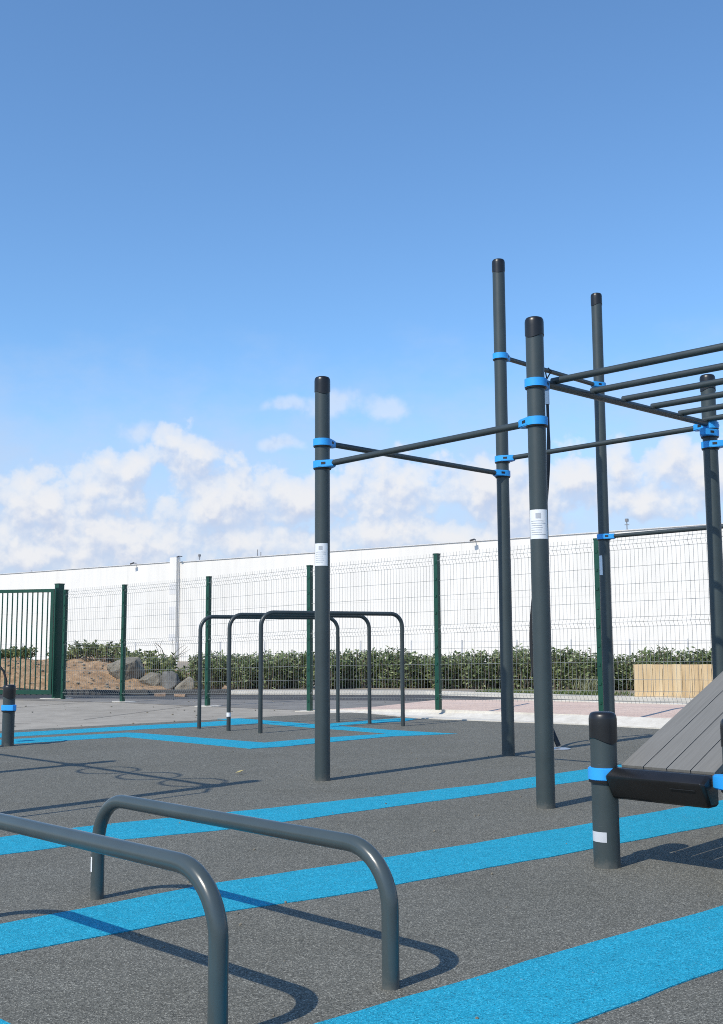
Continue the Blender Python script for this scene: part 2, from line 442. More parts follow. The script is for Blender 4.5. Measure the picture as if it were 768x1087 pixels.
def boulder(name, c, size, seed, mat, label, rot=0.0, cut=None):
    b = MB()
    rg_ = random.Random(int(seed * 10))
    for _ in range(17):
        d = Vector((rg_.gauss(0, 1), rg_.gauss(0, 1), rg_.gauss(0, 1))).normalized() * rg_.uniform(.82, 1.12)
        b.bm.verts.new(d)
    h_ = bmesh.ops.convex_hull(b.bm, input=b.bm.verts)
    bmesh.ops.delete(b.bm, geom=[v for v in b.bm.verts if not v.link_faces], context='VERTS')
    bmesh.ops.bevel(b.bm, geom=b.bm.edges[:], offset=.05, segments=1, affect='EDGES')
    bmesh.ops.triangulate(b.bm, faces=b.bm.faces[:])
    bmesh.ops.subdivide_edges(b.bm, edges=b.bm.edges[:], cuts=5, use_grid_fill=True)
    for v in b.bm.verts:
        d = v.co.normalized()
        v.co += d * (.07 * noise.fractal(v.co * 2.2 + Vector((seed, 2, 0)), 1.0, 2.0, 5) + .04 * noise.noise(v.co * 7))
    bmesh.ops.transform(b.bm, matrix=Matrix.Translation(Vector(c)) @ Matrix.Rotation(rot, 4, 'Z') @ Matrix.Diagonal((*size, 1)), verts=b.bm.verts)
    o = b.build(name, mat)
    o.data.set_sharp_from_angle(angle=R(28))
    return tag(o, label, 'boulder', 'boulders at the end of the dirt mound')
boulder('boulder', (-4.97, 22.9, .38), (.46, .34, .36), 1.3, M['rock'], 'large pale slab-sided boulder on the dirt mound, highest of the rocks', .2)
boulder('boulder', (-4.33, 22.85, .17), (.46, .32, .24), 4.1, M['rock'], 'low wide grey boulder leaning between the high pale rock and the dark one', -.3)
boulder('boulder', (-3.98, 22.4, .17), (.24, .24, .27), 2.2, M['darkrock'], 'small dark pointed rock between two wider grey boulders', .5)
boulder('boulder', (-3.55, 22.2, .09), (.3, .26, .22), 6.4, M['rock'], 'rounded grey boulder last of the row, beside the first hedge shrub', .9)
for c, s, l, rz in (((-3.8, 20.6, .01), (.2, .1, .06), 'reddish broken brick lying on the road edge below the dark rock', .3),
                    ((-3.38, 20.4, .01), (.22, .12, .05), 'pale broken brick lying on the road edge beside the reddish one', -.2)):
    b = MB(); b.box(c, s, rot=rz).bevel(.012, 1)
    for v in b.bm.verts: v.co += Vector((1, 1, 1)) * .012 * noise.noise(v.co * 9)
    o = b.build('brick', M['brick'] if 'reddish' in l else M['kerbstone']); tag(o, l, 'brick', 'broken bricks on the road')

# ------------------------------------------------------------------ plants
def add_leaf(bm, lay, p, d, ln, wd, tone, rng):
    side = d.cross(Vector((rng.uniform(-1, 1), rng.uniform(-1, 1), rng.uniform(-1, 1))))
    if side.length < 1e-3: return
    side.normalize()
    m = p + d * ln * .45
    vs = [bm.verts.new(p), bm.verts.new(m + side * wd * .5), bm.verts.new(p + d * ln + Vector((0, 0, -ln * .12))), bm.verts.new(m - side * wd * .5)]
    f = bm.faces.new(vs)
    for v in vs: v[lay] = tone
def leafy(seed, w, d, h, stems, per, ln, wd, low=.22):
    """stems fanning from the base, leaves round the outer part of each; returns foliage MB, branch MB"""
    rng = random.Random(seed)
    fb, sb = MB(), MB()
    lay = fb.bm.verts.layers.float.new('tone')
    for i in range(stems):
        a = rng.uniform(0, 6.283); rad = math.sqrt(rng.random())
        tip = Vector((math.cos(a) * rad * w * .5, math.sin(a) * rad * d * .5, h * (rng.uniform(.55, 1.0) * (1 - .16 * rad ** 2))))
        base = Vector((tip.x * .6, tip.y * .6, 0))
        mid = base.lerp(tip, .5) + Vector((rng.uniform(-.05, .05), rng.uniform(-.05, .05), .06))
        pts = [base, mid, tip]
        sb.tube(pts, [.012, .008, .004], 5)
        tb = rng.uniform(-.25, .25)
        for k in range(per):
            t = low + (1 - low) * (k + rng.random()) / per
            q = (1 - t) ** 2 * base + 2 * t * (1 - t) * mid + t * t * tip
            out = Vector((rng.uniform(-1, 1), rng.uniform(-1, 1), rng.uniform(-.3, .9))).normalized()
            add_leaf(fb.bm, lay, q, out, ln * rng.uniform(.6, 1.2), wd * rng.uniform(.7, 1.3), min(1, max(0, rng.gauss(.5, .22) + tb)), rng)
    return fb, sb

def make_plant(kind, cat, label, group, proto, loc, rot=0, scale=(1, 1, 1)):
    o = thing(kind, label, cat, loc, group)
    o.rotation_euler.z = rot; o.scale = scale
    for p in proto:
        c = p.copy(); COL.objects.link(c); c.parent = o
    return o
def proto_plant(seed, leafm, stemm, partname, **kw):
    fb, sb = leafy(seed, **kw)
    f = fb.build(partname, leafm, smooth=False); s = sb.build('stems', stemm)
    COL.objects.unlink(f); COL.objects.unlink(s)
    return [f, s]
shr = [proto_plant(s, M['leaf'], M['bark'], 'foliage', w=1.25, d=.8, h=.80, stems=150, per=26, ln=.105, wd=.036, low=.05) for s in (11, 12, 13, 14)]
hl = 'oleander shrub in the row of clipped hedge shrubs below the white wall'
rng = random.Random(3)
hx = -3.2; i = 0
while hx < 11.5:
    y = 22.9 - (max(0, hx + 3) * .05) - max(0, hx - 1.2) * .36
    lab = hl
    if i == 0: lab = 'oleander shrub at the open end of the hedge row, beside the last grey boulder'
    s = rng.uniform(.86, 1.12)
    make_plant('hedge_shrub', 'shrub', lab, 'oleander shrubs of the hedge row', shr[i % 4], (hx, y + rng.uniform(-.12, .12), .02), rng.uniform(0, 6.28), (s * 1.05, s, rng.uniform(.9, 1.12)))
    hx += rng.uniform(.55, .7); i += 1
wd = [proto_plant(s, M['weed'], M['bark'], 'foliage', w=.9, d=.6, h=.42, stems=26, per=16, ln=.11, wd=.05) for s in (21, 22)]
wl = ['leafy weed clump low on the mound crest left of the green gate post', 'sparse weed clump on the mound crest behind the green gate bars',
      'pale weed clump on the mound crest between gate post and first fence post', 'bushy weed clump behind the highest pale boulder',
      'drooping weed clump above the low wide grey boulder', 'spiky weed clump behind the rounded last boulder', 'broad weed clump on the mound crest right beside the green gate post',
      'thin weed clump at the far left of the mound crest']
wl += ['low weed clump at the foot of the mound crest, behind the gate bars farthest left', 'small round weed clump just left of the highest pale boulder', 'wispy weed clump between the two pale weed clumps right of the gate post', 'low wide weed clump just above the dark pointed rock']
for (x, y, s, z), l, k in zip([(-8.4, 25.9, .8, .4), (-5.35, 24.6, .75, .4), (-5.6, 25.6, .9, .4), (-4.05, 23.0, .8, .1)][:0] + [(-7.0, 25.6, 1.0, .5), (-7.9, 25.4, .9, .5), (-5.9, 25.2, 1.15, .45), (-4.9, 24.2, 1.1, .4), (-4.35, 23.6, 1.25, .24), (-3.75, 23.2, 1.0, .08), (-6.45, 25.3, 1.05, .5), (-8.9, 25.5, 1.0, .5), (-8.4, 25.9, .8, .4), (-5.35, 24.6, .75, .4), (-5.6, 25.6, .9, .4), (-4.05, 23.0, .8, .1)], wl, range(12)):
    make_plant('weed_clump', 'weed', l, 'weeds growing on the dirt mound', wd[k % 2], (x, y, max(z, mound_h(x, y) - .03)), k * 1.3, (s, s, s))
# bare twig on the mound
tw = MB(); rg = random.Random(8)
for k in range(9):
    a = Vector((-4.3 + rg.uniform(-.1, .1), 24.3, .45)); p = [a]
    dr = Vector((rg.uniform(-.5, .9), rg.uniform(-.3, .3), 1))
    for q in range(6):
        dr += Vector((rg.uniform(-.35, .35), rg.uniform(-.35, .35), rg.uniform(-.2, .1))); p.append(p[-1] + dr.normalized() * .11)
    tw.tube(p, [.009, .008, .007, .006, .005, .004, .003], 4)
tag(tw.build('dry_bush', M['bark']), 'leafless twiggy dry bush standing behind the boulders', 'bush')
# tall grass tuft with pale stalks before the hedge
gt = MB(); lay = gt.bm.verts.layers.float.new('tone'); rg = random.Random(4)
for k in range(130):
    p = Vector((4.15 + rg.gauss(0, .13), 20.1 + rg.gauss(0, .08), .03)); d = Vector((rg.gauss(0, .35), rg.gauss(0, .3), 1)).normalized()
    add_leaf(gt.bm, lay, p, d, rg.uniform(.2, .46), .014, rg.random(), rg)
tag(gt.build('grass_tuft', M['straw'], smooth=False), 'tall pale grass tuft in front of the hedge, left of the timber box', 'grass tuft')
# grass strip on the verge
gs = MB(); lay = gs.bm.verts.layers.float.new('tone')
for k in range(5200):
    t = rg.random(); a = Vector((2.1, 20.3)).lerp(Vector((7.6, 16.25)), t); o_ = rg.uniform(0, .75) ** 1.2
    p = Vector((a.x + .62 * o_, a.y + .78 * o_, .03))
    if noise.noise((p.x * 1.3, p.y * 1.3, 2)) < -.22: continue
    add_leaf(gs.bm, lay, p, Vector((rg.gauss(0, .5), rg.gauss(0, .5), 1)).normalized(), rg.uniform(.04, .12), .014, rg.random(), rg)
tag(gs.build('grass', M['grass'], smooth=False), 'thin green grass along the verge beyond the road', 'grass', kind='stuff')

# ------------------------------------------------------------------ building
bd = Vector((.793, -.609, 0)); bn = Vector((-.609, -.793, 0))
wh = thing('warehouse', 'long windowless white warehouse with a flat roof behind the hedge', 'building', (0, 55, 0))
def bpt(t, off, z): return Vector((0, 55, 0)) + bd * t + bn * off + Vector((0, 0, z))
tp = -13.7
wl_ = MB()
for a, b_, z in ((-75, tp - .06, 5.74), (tp - .04, 75, 5.70)):
    c = (bpt(a, 0, 0) + bpt(b_, 0, 0)) / 2 - bn * 15
    wl_.box((c.x, c.y, z / 2 - .05), (b_ - a, 30, z + .1), ax=bd, az=(0, 0, 1))
wl_.build('wall', M['wall'], wh)
cp = MB()
for a, b_, z in ((-75, tp - .3, 5.74), (tp + .3, 75, 5.70)):
    c = (bpt(a, .03, 0) + bpt(b_, .03, 0)) / 2
    cp.box((c.x, c.y, z + .02), (b_ - a, .05, .04), ax=bd, az=(0, 0, 1))
cp.build('coping', M['coping'], wh)
pl_ = MB(); c = bpt(tp - .05, .06, 0); pl_.box((c.x, c.y, 2.95), (.58, .3, 6.1), ax=bd, az=(0, 0, 1)); pl_.build('pilaster', M['wall'], wh)
for z, h in ((4.15, .62), (2.75, .75), (1.35, .4)):
    q = MB(); c = bpt(tp - .05, .213, 0); q.box((c.x, c.y, z), (.54, .012, h), ax=bd, az=(0, 0, 1)); q.build('patch', M['panel_grey'], wh)
q = MB(); c0 = bpt(tp + .29, .05, 0); q.tube([(c0.x, c0.y, 0), (c0.x, c0.y, 5.9)], .03, 8); q.build('downpipe', M['coping'], wh)
def blit(t, z, s=1.0):
    f = MB(); c = bpt(t, .34, z); f.box(c, (.42 * s, .26 * s, .16 * s), ax=(bd + Vector((0, 0, .18))), az=(-.2, -.2, 1)); 
    c2 = bpt(t, .17, z + .03); f.box(c2, (.04, .30, .04), ax=bd, az=(0, 0, 1)); f.build('floodlight', M['darkgrey'], wh)
blit(-17.2, 5.80, .55); blit(-13.2, 6.0, .4); blit(6.8, 5.74, .5); 
def ant(t, h, kind):
    f = MB(); c = bpt(t, -.4, 5.7); f.tube([c, c + Vector((0, 0, h))], .022, 6)
    if kind: f.box(c + Vector((0, 0, h)), (.12, .12, .13), ax=bd, az=(0, 0, 1)); f.tube([c + Vector((-.1, 0, h * .6)), c + Vector((.1, 0, h * .6))], .015, 6)
    f.build('mast', M['mast_grey'], wh)
ant(-12.2, .36, True); ant(-7.6, .45, False); ant(-7.35, .3, False); ant(14.2, .5, True); ant(-28.2, .2, False)

# low wire fence near the wall
lf = thing('wire_fence', 'low wire fence of thin grey posts between the hedge and the white wall', 'fence', (0, 30, 0))
ts = [-22.6, -20.9, -19.1, -17.3, -15.47, -13.5, -11.35, -9.35, -7.38, -5.46, -3.63, -1.85, -.05, 1.65, 3.24, 4.84, 6.32, 7.81, 9.19, 10.8, 12.4]
for t in ts:
    p = Vector((0, 30, 0)) + bd * t; q = MB(); q.tube([p + Vector((0, 0, -.03)), p + Vector((0, 0, 1.02))], .019, 6); q.build('post', M['coping'], lf)
for z in (.98, .55):
    a = Vector((0, 30, z)) + bd * ts[0]; b_ = Vector((0, 30, z)) + bd * ts[-1]; q = MB(); q.tube([a, b_], .005, 4); q.build('wire', M['coping'], lf)

# timber box
tb = thing('timber_box', 'pale raw timber planter box on the verge in front of the hedge', 'planter box', (5.15, 18.25, .03))
ax = Vector((5.82 - 4.5, 17.72 - 18.15, 0)); L = ax.length; ax.normalize(); ay = Vector((-ax.y, ax.x, 0))
p0 = Vector((4.5, 18.15, .03))
bx = MB(); nb = 9
for k in range(nb):
    c = p0 + ax * (L * (k + .5) / nb) + ay * .02
    bx.box((c.x, c.y, .305), (L / nb - .006, .04, .55 + .01 * (k % 3 == 1)), ax=ax, az=(0, 0, 1))
c = p0 + ax * L / 2 + ay * .62; bx.box((c.x, c.y, .30), (L, .04, .54), ax=ax, az=(0, 0, 1))
bx.build('long_side', M['timber'], tb, smooth=False)
for e in (.02, L - .02):
    q = MB(); c = p0 + ax * e + ay * .32; q.box((c.x, c.y, .30), (.04, .555, .53), ax=ax, az=(0, 0, 1)); q.build('end_board', M['timber'], tb, smooth=False)
q = MB(); c = p0 + ax * L / 2 + ay * .32; q.box((c.x, c.y, .5), (L - .1, .55, .02), ax=ax, az=(0, 0, 1)); q.build('soil', M['dirt'], tb, smooth=False)

# ------------------------------------------------------------------ mesh fence
fe = thing('mesh_fence', 'green post fence with folded welded wire mesh panels along the playground edge', 'fence', (F['F1'][0], F['F1'][1], 0))
fp = [(-5.34, 19.565, -.04, 1.92), (*F['F1'], -.035, 1.947), (*F['F2'], -.023, 1.995), (*F['F3'], -.015, 2.062), (*F['F4'], .09, 2.104), (F5.x + fd.x * .045, F5.y + fd.y * .045, .10, 2.15)]
for k in (1, 2, 3):
    p = F5 + fd * 2.3 * k; fp.append((p.x, p.y, .1, 2.15 + .03 * k))
for k, (x, y, z0, z1) in enumerate(fp):
    q = MB(); q.box((x, y, (z0 + z1) / 2), (.062, .062, z1 - z0), rot=math.atan2(fd.y, fd.x)); 
    q.box((x, y, z1 + .008), (.07, .07, .02), rot=math.atan2(fd.y, fd.x)); q.bevel(.005, 1)
    for j in range(9):
        c = Vector((x, y, z0 + .15 + j * .22)) - fn * .034; q.box(c, (.03, .012, .03), ax=fd, az=(0, 0, 1))
    po = q.build('post', M['green'], fe)
    if k in (1, 2, 3):
        q = MB(); q.prism([(x + .2 * math.cos(a) * (1 + .2 * math.sin(3 * a + k)), y + .16 * math.sin(a)) for a in [i * .5236 for i in range(12)]], -.013, -.002)
        q.build('footing', M['kerbstone'], fe, smooth=False)
# wire heights measured from the top of a panel; True = on the crest of a fold
WZ = [(-.03, 0), (-.085, 1), (-.14, 0), (-.34, 0), (-.54, 0), (-.74, 0), (-.92, 0), (-.975, 1), (-1.03, 0), (-1.23, 0), (-1.43, 0), (-1.63, 0), (-1.76, 0), (-1.815, 1), (-1.87, 0)]
for (x0, y0, a0, t0), (x1, y1, a1, t1) in zip(fp, fp[1:]):
    A = Vector((x0, y0, t0)); B = Vector((x1, y1, t1)); d = (B - A); Ln = d.length; dn = d.normalized()
    q = MB(); A2 = A + dn * .04; B2 = B - dn * .04
    low = max(a0, a1)
    for z, f in WZ:
        off = -fn * (.045 if f else .008)
        q.tube([A2 + off + Vector((0, 0, z)), B2 + off + Vector((0, 0, z))], .0021, 4, cap=False)
    nv = int((Ln - .1) / .05)
    for i in range(nv):
        P = A2.lerp(B2, (i + .5) / nv)
        pts = [P + Vector((0, 0, .02)) - fn * .004]
        for z, f in WZ: 
            pts.append(P + Vector((0, 0, z)) - fn * (.04 if f else .003))
        pts.append(P + Vector((0, 0, max(-1.9, low - P.z + .01))))
        q.tube(pts, .0017, 4, cap=False)
    q.build('mesh_panel', M['wire'], fe, smooth=False)

# gate
gp = Vector((-5.50, 19.72, 0))
ga = thing('gate', 'green steel gate of thin vertical bars hung on a thick square post', 'gate', gp)
gdir = Vector((-math.cos(R(14)), math.sin(R(14)), 0))
q = MB(); q.box((gp.x, gp.y, 1.0), (.12, .12, 2.08), ax=fd, az=(0, 0, 1)); q.box((gp.x, gp.y, 2.045), (.132, .132, .02), ax=fd, az=(0, 0, 1)); q.bevel(.006, 1); q.build('gate_post', M['green'], ga)
q = MB(); c = gp - Vector((.02, .1, 0)); q.box((c.x, c.y, 1.0), (.03, .07, 1.95), ax=fd, az=(0, 0, 1)); q.build('hinge_strip', M['green'], ga)
g0 = gp + gdir * .10; GW = 3.2
for (s0, z0, s1, z1) in ((0, 1.93, GW, 1.93), (0, .10, GW, .10)):
    q = MB(); a = g0 + gdir * s0; b_ = g0 + gdir * s1; c = (a + b_) / 2
    q.box((c.x, c.y, z0), ((b_ - a).length, .05, .075 if z0 < 1 else .06), ax=gdir, az=(0, 0, 1)).bevel(.004, 1); q.build('gate_rail', M['green'], ga)
for s in (.03, GW - .03):
    q = MB(); a = g0 + gdir * s; q.box((a.x, a.y, 1.02), (.06, .048, 1.76), ax=gdir, az=(0, 0, 1)); q.build('gate_stile', M['green'], ga)
for k in range(int((GW - .2) / .103)):
    a = g0 + gdir * (.13 + k * .103); q = MB(); q.tube([a + Vector((0, 0, .137)), a + Vector((0, 0, 1.90))], .0125, 8); q.build('gate_bar', M['green'], ga)
q = MB(); q.prism([(gp.x + .3 * math.cos(a), gp.y + .18 * math.sin(a)) for a in [i * .5236 for i in range(12)]], -.013, -.003); q.build('footing', M['kerbstone'], ga, smooth=False)
q = MB()  # second leaf post far left, off the picture
a = g0 + gdir * (GW + .1); q.box((a.x, a.y, 1.0), (.13, .13, 2.08), ax=fd, az=(0, 0, 1)); q.build('gate_post', M['green'], ga)

# ------------------------------------------------------------------ exercise equipment parts
PR = .0545
def cap_mesh(p, z, r=PR, ph=0.0, h=.125):
    q = MB(); R_ = r + .0035
    amp = .012
    prof = [(R_ - .003, z - h), (R_, z - h + .003), (R_, z - .06), (R_, z - .032), (R_ * .96, z - .016), (R_ * .85, z - .006), (R_ * .66, z - .0015), (R_ * .3, z)]
    q.lathe((p.x, p.y, 0), prof, 48, wave=lambda a: amp * math.sin(2 * a + ph))
    return q
def post(parent, p, h, r=PR, ph=0.0, name='post', z0=-.004):
    q = MB(); q.lathe((p.x, p.y, 0), [(r, z0), (r, h * .5), (r, h - .06)], 48)
    o = q.build(name, M['post'], parent)
    cap_mesh(p, h, r, ph).build('post_cap', M['cap'], o)
    return o
def clamp(parent, p, z, dirs, r=PR, h=.05, nose=.125, slot=True):
    """blue collar: a ring round the post drawn out to a blunt nose that takes the bar"""
    for n_, d in enumerate(dirs):
        Rr = r + .013
        base = math.atan2(d.y, d.x); hw = .027
        pts = []
        tang = math.acos(min(1, (Rr - hw) / nose)) if nose > Rr else 1.0
        K = 22
        for k in range(K + 1):
            a = tang + (2 * math.pi - 2 * tang) * k / K
            pts.append((Rr * math.cos(a), Rr * math.sin(a)))
        pts += [(nose - .012, -hw), (nose, -hw + .012), (nose, hw - .012), (nose - .012, hw)]
        rot = lambda x, y: (p.x + x * math.cos(base) - y * math.sin(base), p.y + x * math.sin(base) + y * math.cos(base))
        q = MB(); q.prism([rot(*c) for c in pts], z - h / 2, z + h / 2)
        es = [e for e in q.bm.edges if abs(e.verts[0].co.z - e.verts[1].co.z) < 1e-5]
        bmesh.ops.bevel(q.bm, geom=es, offset=.005, segments=2, affect='EDGES')
        o = q.build('clamp', M['clamp'], parent)
        if slot:
            for sgn in (-1, 1):
                ta = Vector((Rr * math.cos(tang), Rr * math.sin(tang) * sgn, 0)); tbv = Vector((nose - .012, hw * sgn, 0))
                mid = ta.lerp(tbv, .42); dr = (tbv - ta).normalized(); nr = Vector((-dr.y, dr.x, 0)) * sgn
                m2 = mid + nr * (-.004)
                wx = rot(m2.x, m2.y); ad = Vector((dr.x * math.cos(base) - dr.y * math.sin(base), dr.x * math.sin(base) + dr.y * math.cos(base), 0))
                s = MB(); s.box((wx[0], wx[1], z + .002), (.034, .012, .017), ax=ad, az=(0, 0, 1)).bevel(.004, 1)
                s.build('bolt_slot', M['black'], o)
        # black ring standing in for the shadow on the collar's underside
        l = MB(); l.lathe((p.x, p.y, 0), [(Rr - .004, z - h / 2 - .009), (Rr - .002, z - h / 2 + .002)], 40); l.build('shade_ring', M['black'], o)
def bar(parent, a, b, r=.021, name='pull_up_bar', mat='bar'):
    q = MB(); q.tube([a, (Vector(a) + Vector(b)) / 2, b], r, 20); return q.build(name, M[mat], parent)
def sticker(parent, p, r, az, half, z0, z1, mat, lines=0, name='sticker', frame=False):
    q = MB(); n = 12
    def patch(q, a0, a1, y0, y1, rr):
        k = max(2, int(n * (a1 - a0) / (2 * half)))
        prev = None
        for i in range(k + 1):
            a = a0 + (a1 - a0) * i / k
            c = Vector((p.x + rr * math.cos(a), p.y + rr * math.sin(a), 0))
            v = (q.bm.verts.new(c + Vector((0, 0, y0))), q.bm.verts.new(c + Vector((0, 0, y1))))
            if prev: q.bm.faces.new((prev[0], v[0], v[1], prev[1]))
            prev = v
    patch(q, az - half, az + half, z0, z1, r + .0012)
    o = q.build(name, M[mat], parent)
    if lines:
        q = MB(); H = z1 - z0; rg = random.Random(int(z0 * 100))
        # small drawing on top, then rows of print
        patch(q, az - half * .25, az + half * .25, z1 - H * .30, z1 - H * .12, r + .0022)
        for i in range(lines):
            y = z1 - H * (.38 + .54 * i / lines)
            patch(q, az - half * .75, az + half * rg.uniform(.2, .75), y - H * .018, y, r + .0022)
        q.build('print', M['ink'], o)
    return o
CAMAZ = lambda p: math.atan2(-p.y, -p.x)

# ------------------------------------------------------------------ the climbing rig
P1 = V2((-.282, 7.745)); P2 = V2((1.237, 9.366)); P3 = P1 + U * 1.876; P4 = P2 + W * 1.66; P5 = P3 + W * 2.33
P6 = P4 + U * 1.9; P7 = P3 + U * 2.05; P8 = P5 + U * 2.05
z_ = lambda p, z: Vector((p.x, p.y, z))
rig = thing('climbing_rig', 'tall dark grey climbing rig of posts, pull-up bars and monkey bars with blue clamps', 'climbing frame', P3)
for k, (p, h) in enumerate(((P1, 2.886), (P2, 4.36), (P3, 2.924), (P4, 4.44), (P5, 2.985), (P6, 2.9), (P7, 2.93), (P8, 2.93))):
    post(rig, p, h, PR if k != 3 else .0525, ph=1.1 + k * .8)
def run(pa, za, pb, zb, r=.021, name='pull_up_bar', slots=True):
    d = (pb - pa).normalized()
    clamp(rig, pa, za, [d], slot=slots); clamp(rig, pb, zb, [-d], slot=slots)
    dz = (zb - za) / (pb - pa).length
    bar(rig, z_(pa + d * .10, za + dz * .1), z_(pb - d * .10, zb - dz * .1), r, name)
run(P1, 2.397, P2, 2.415)
run(P1, 2.234, P3, 2.275, .022)
run(P2, 3.468, P4, 3.488)
run(P2, 2.545, P5, 2.585)
run(P4, 1.975, P6, 1.985, .02)
run(P5, 2.436, P8, 2.44)
run(P7, 2.25, P8, 2.25)
# monkey bars: two long rails from P3 and P7, rungs lying across them
clamp(rig, P3, 2.512, [W]); clamp(rig, P5, 2.525, [-W])
bar(rig, z_(P3 + W * .09, 2.528), z_(P5 + W * .12, 2.603), .024, 'ladder_rail')
clamp(rig, P7, 2.512, [W]); clamp(rig, P8, 2.56, [-W])
bar(rig, z_(P7 + W * .09, 2.528), z_(P8 + W * .12, 2.603), .024, 'ladder_rail')
for s in (.2, .66, 1.06, 1.46, 1.87, 2.27):
    z = 2.528 + .075 * (s - .09) / 2.36 + .03
    a = P3 + W * s - U * .012; b = P3 + W * s + U * 2.07
    bar(rig, z_(a, z), z_(b, z), .0215, 'rung')
# stickers
sticker(rig, P1, PR, CAMAZ(P1) - R(14), R(56), 1.5, 1.66, 'white_sticker', 6)
sticker(rig, P3, PR, CAMAZ(P3) - R(4), R(66), 1.56, 1.735, 'white_sticker', 7)
sticker(rig, P4, .0525, CAMAZ(P4) - R(48), R(24), 1.60, 1.79, 'white_sticker')

# flexible rope from the high bar down to an anchor plate
ra = P2 + W * .76
rope = thing('climbing_rope', 'black flexible climbing rope hung from the high bar behind the front post', 'rope', z_(ra, 0))
pts = []
for k in range(33):
    t = k / 32; z = 3.2 - t * 3.17
    bow = -.26 * math.sin(math.pi * min(1, max(0, (t - .1) / .9)) ** 1.8) if t > .1 else 0
    p = ra + U * (bow + .045 * t - .02) + W * (-.03 * t)
    pts.append(z_(p, z))
q = MB(); q.tube(pts, [.014] * 4 + [.018 + .004 * min(1, k / 20) for k in range(29)], 12); q.build('rope_body', M['black'], rope)
q = MB(); q.tube([z_(ra - U * .02, 3.16), z_(ra - U * .02, 3.33)], .02, 14); q.build('sleeve', M['steel'], rope)
hk = [z_(ra - U * .02, 3.33), z_(ra - U * .035, 3.38), z_(ra + U * .0, 3.43), z_(ra + U * .035, 3.47), z_(ra + U * .0, 3.505), z_(ra - U * .033, 3.475), z_(ra - U * .02, 3.40)]
q = MB(); q.tube(hk, .0065, 8); q.build('hook', M['black'], rope)
e = pts[-1]; q = MB(); q.lathe((e.x, e.y, 0), [(.105, .002), (.105, .007), (.095, .010), (.03, .014)], 32); q.build('anchor_plate', M['steel'], rope)

# ------------------------------------------------------------------ inclined bench
B = V2((1.0415, 4.769)); B2 = B + U * .605
bench = thing('incline_bench', 'inclined grey plank exercise bench clamped between short dark posts', 'exercise bench', B)
post(bench, B, .652, .0565, ph=.6); post(bench, B2, .652, .0565, ph=1.6)
sl = math.tan(R(20.3)); SB = 1.62
T = lambda a, b, z: z_(B + U * a + W * b, z)
H1, H2 = B + W * (SB - .1), B2 + W * (SB - .1)
zH = .425 + (SB - .14) * sl
post(bench, H1 - U * .06, 1.25, .0565, ph=.2); post(bench, H2 + U * .06, 1.25, .0565, ph=2.2)
clamp(bench, B, .389, [U], .0565, .054, .082, slot=False); clamp(bench, B2, .398, [-U], .0565, .054, .10, slot=False)
clamp(bench, H1 - U * .06, zH - .06, [U], .0565, .062, .13, slot=False); clamp(bench, H2 + U * .06, zH - .06, [-U], .0565, .062, .13, slot=False)
dk = MB(); nrm = Vector((-W.x * sl, -W.y * sl, 1)).normalized(); along = Vector((W.x, W.y, sl)).normalized()
a0, a1 = .062, .492; nbd = 4; bw = (a1 - a0) / nbd
Lb = (SB - .03) / math.cos(R(20.3))
for k in range(nbd):
    c = T(a0 + bw * (k + .5), .035, .427) + along * (Lb / 2) - nrm * .014
    dk.box(c, (Lb, bw - .005, .028), ax=along, az=nrm)
dk.bevel(.003, 1)
dk.build('deck', M['deck'], bench)
bk = MB()
for k in (.12, .43):
    c = T(k, .06, .427) + along * (Lb / 2) - nrm * .056; bk.box(c, (Lb - .06, .05, .05), ax=along, az=nrm)
bk.build('bearer', M['black'], bench)
# moulded black end beams
def beam(b0, z, nm):
    q = MB(); sec = [(-.084, -.020), (-.079, -.034), (-.030, -.112), (-.014, -.122), (.06, -.122), (.06, -.03), (.03, .006), (-.025, .008)]
    n = len(sec); rings = []
    for a, k in ((.046, .82), (.06, 1.0), (.482, 1.0), (.496, .82)):
        rings.append([q.bm.verts.new(T(a, b0 + x * k, z + (y + .05) * k - .05)) for x, y in sec])
    for A_, B_ in zip(rings, rings[1:]):
        for k in range(n): q.bm.faces.new((A_[k], A_[(k + 1) % n], B_[(k + 1) % n], B_[k]))
    q.bm.faces.new(rings[0][::-1]); q.bm.faces.new(rings[-1])
    bmesh.ops.recalc_face_normals(q.bm, faces=q.bm.faces); q.bevel(.004, 2, 25)
    return q.build('end_beam', M['cap'], bench)
bmo = beam(0.0, .412, 'end')
q = MB(); c = T(.40, -.0705, .362); q.box(c, (.11, .004, .003), ax=U, az=(0, 0, 1)); q.build('rib', M['cap'], bmo)
beam(SB - .1, zH - .035, 'end')
sticker(bench, B, .0565, CAMAZ(B) - R(38), R(40), .108, .150, 'silver_sticker', 0)

# ------------------------------------------------------------------ bent-tube bars
def bent(a, b, h, r, rad, seg=24):
    d = (b - a).normalized(); pts = [z_(a, -.004), z_(a, (h - rad) * .5), z_(a, h - rad)]
    for k in range(1, 11):
        t = k / 10 * math.pi / 2; pts.append(z_(a + d * rad * (1 - math.cos(t)), h - rad + rad * math.sin(t)))
    n = 8; L = (b - a).length
    for k in range(1, n): pts.append(z_(a + d * (rad + (L - 2 * rad) * k / n), h))
    for k in range(0, 11):
        t = k / 10 * math.pi / 2; pts.append(z_(b - d * rad * (1 - math.sin(t)), h - rad + rad * math.cos(t)))
    pts += [z_(b, (h - rad) * .5), z_(b, -.004)]
    q = MB(); q.tube(pts, r, seg); return q
A1 = V2((-1.004, 4.226)); A2 = V2((.075, 3.143))
pa = thing('push_up_bar', 'low bent grey push-up bar, whole in view, with a white sticker on its leg', 'push-up bar', A1, 'low push-up bars')
bent(A1, A2, .372, .0248, .165, 28).build('tube', M['tube'], pa)
sticker(pa, A1, .0248, CAMAZ(A1) - R(82), R(28), .10, .155, 'white_sticker')
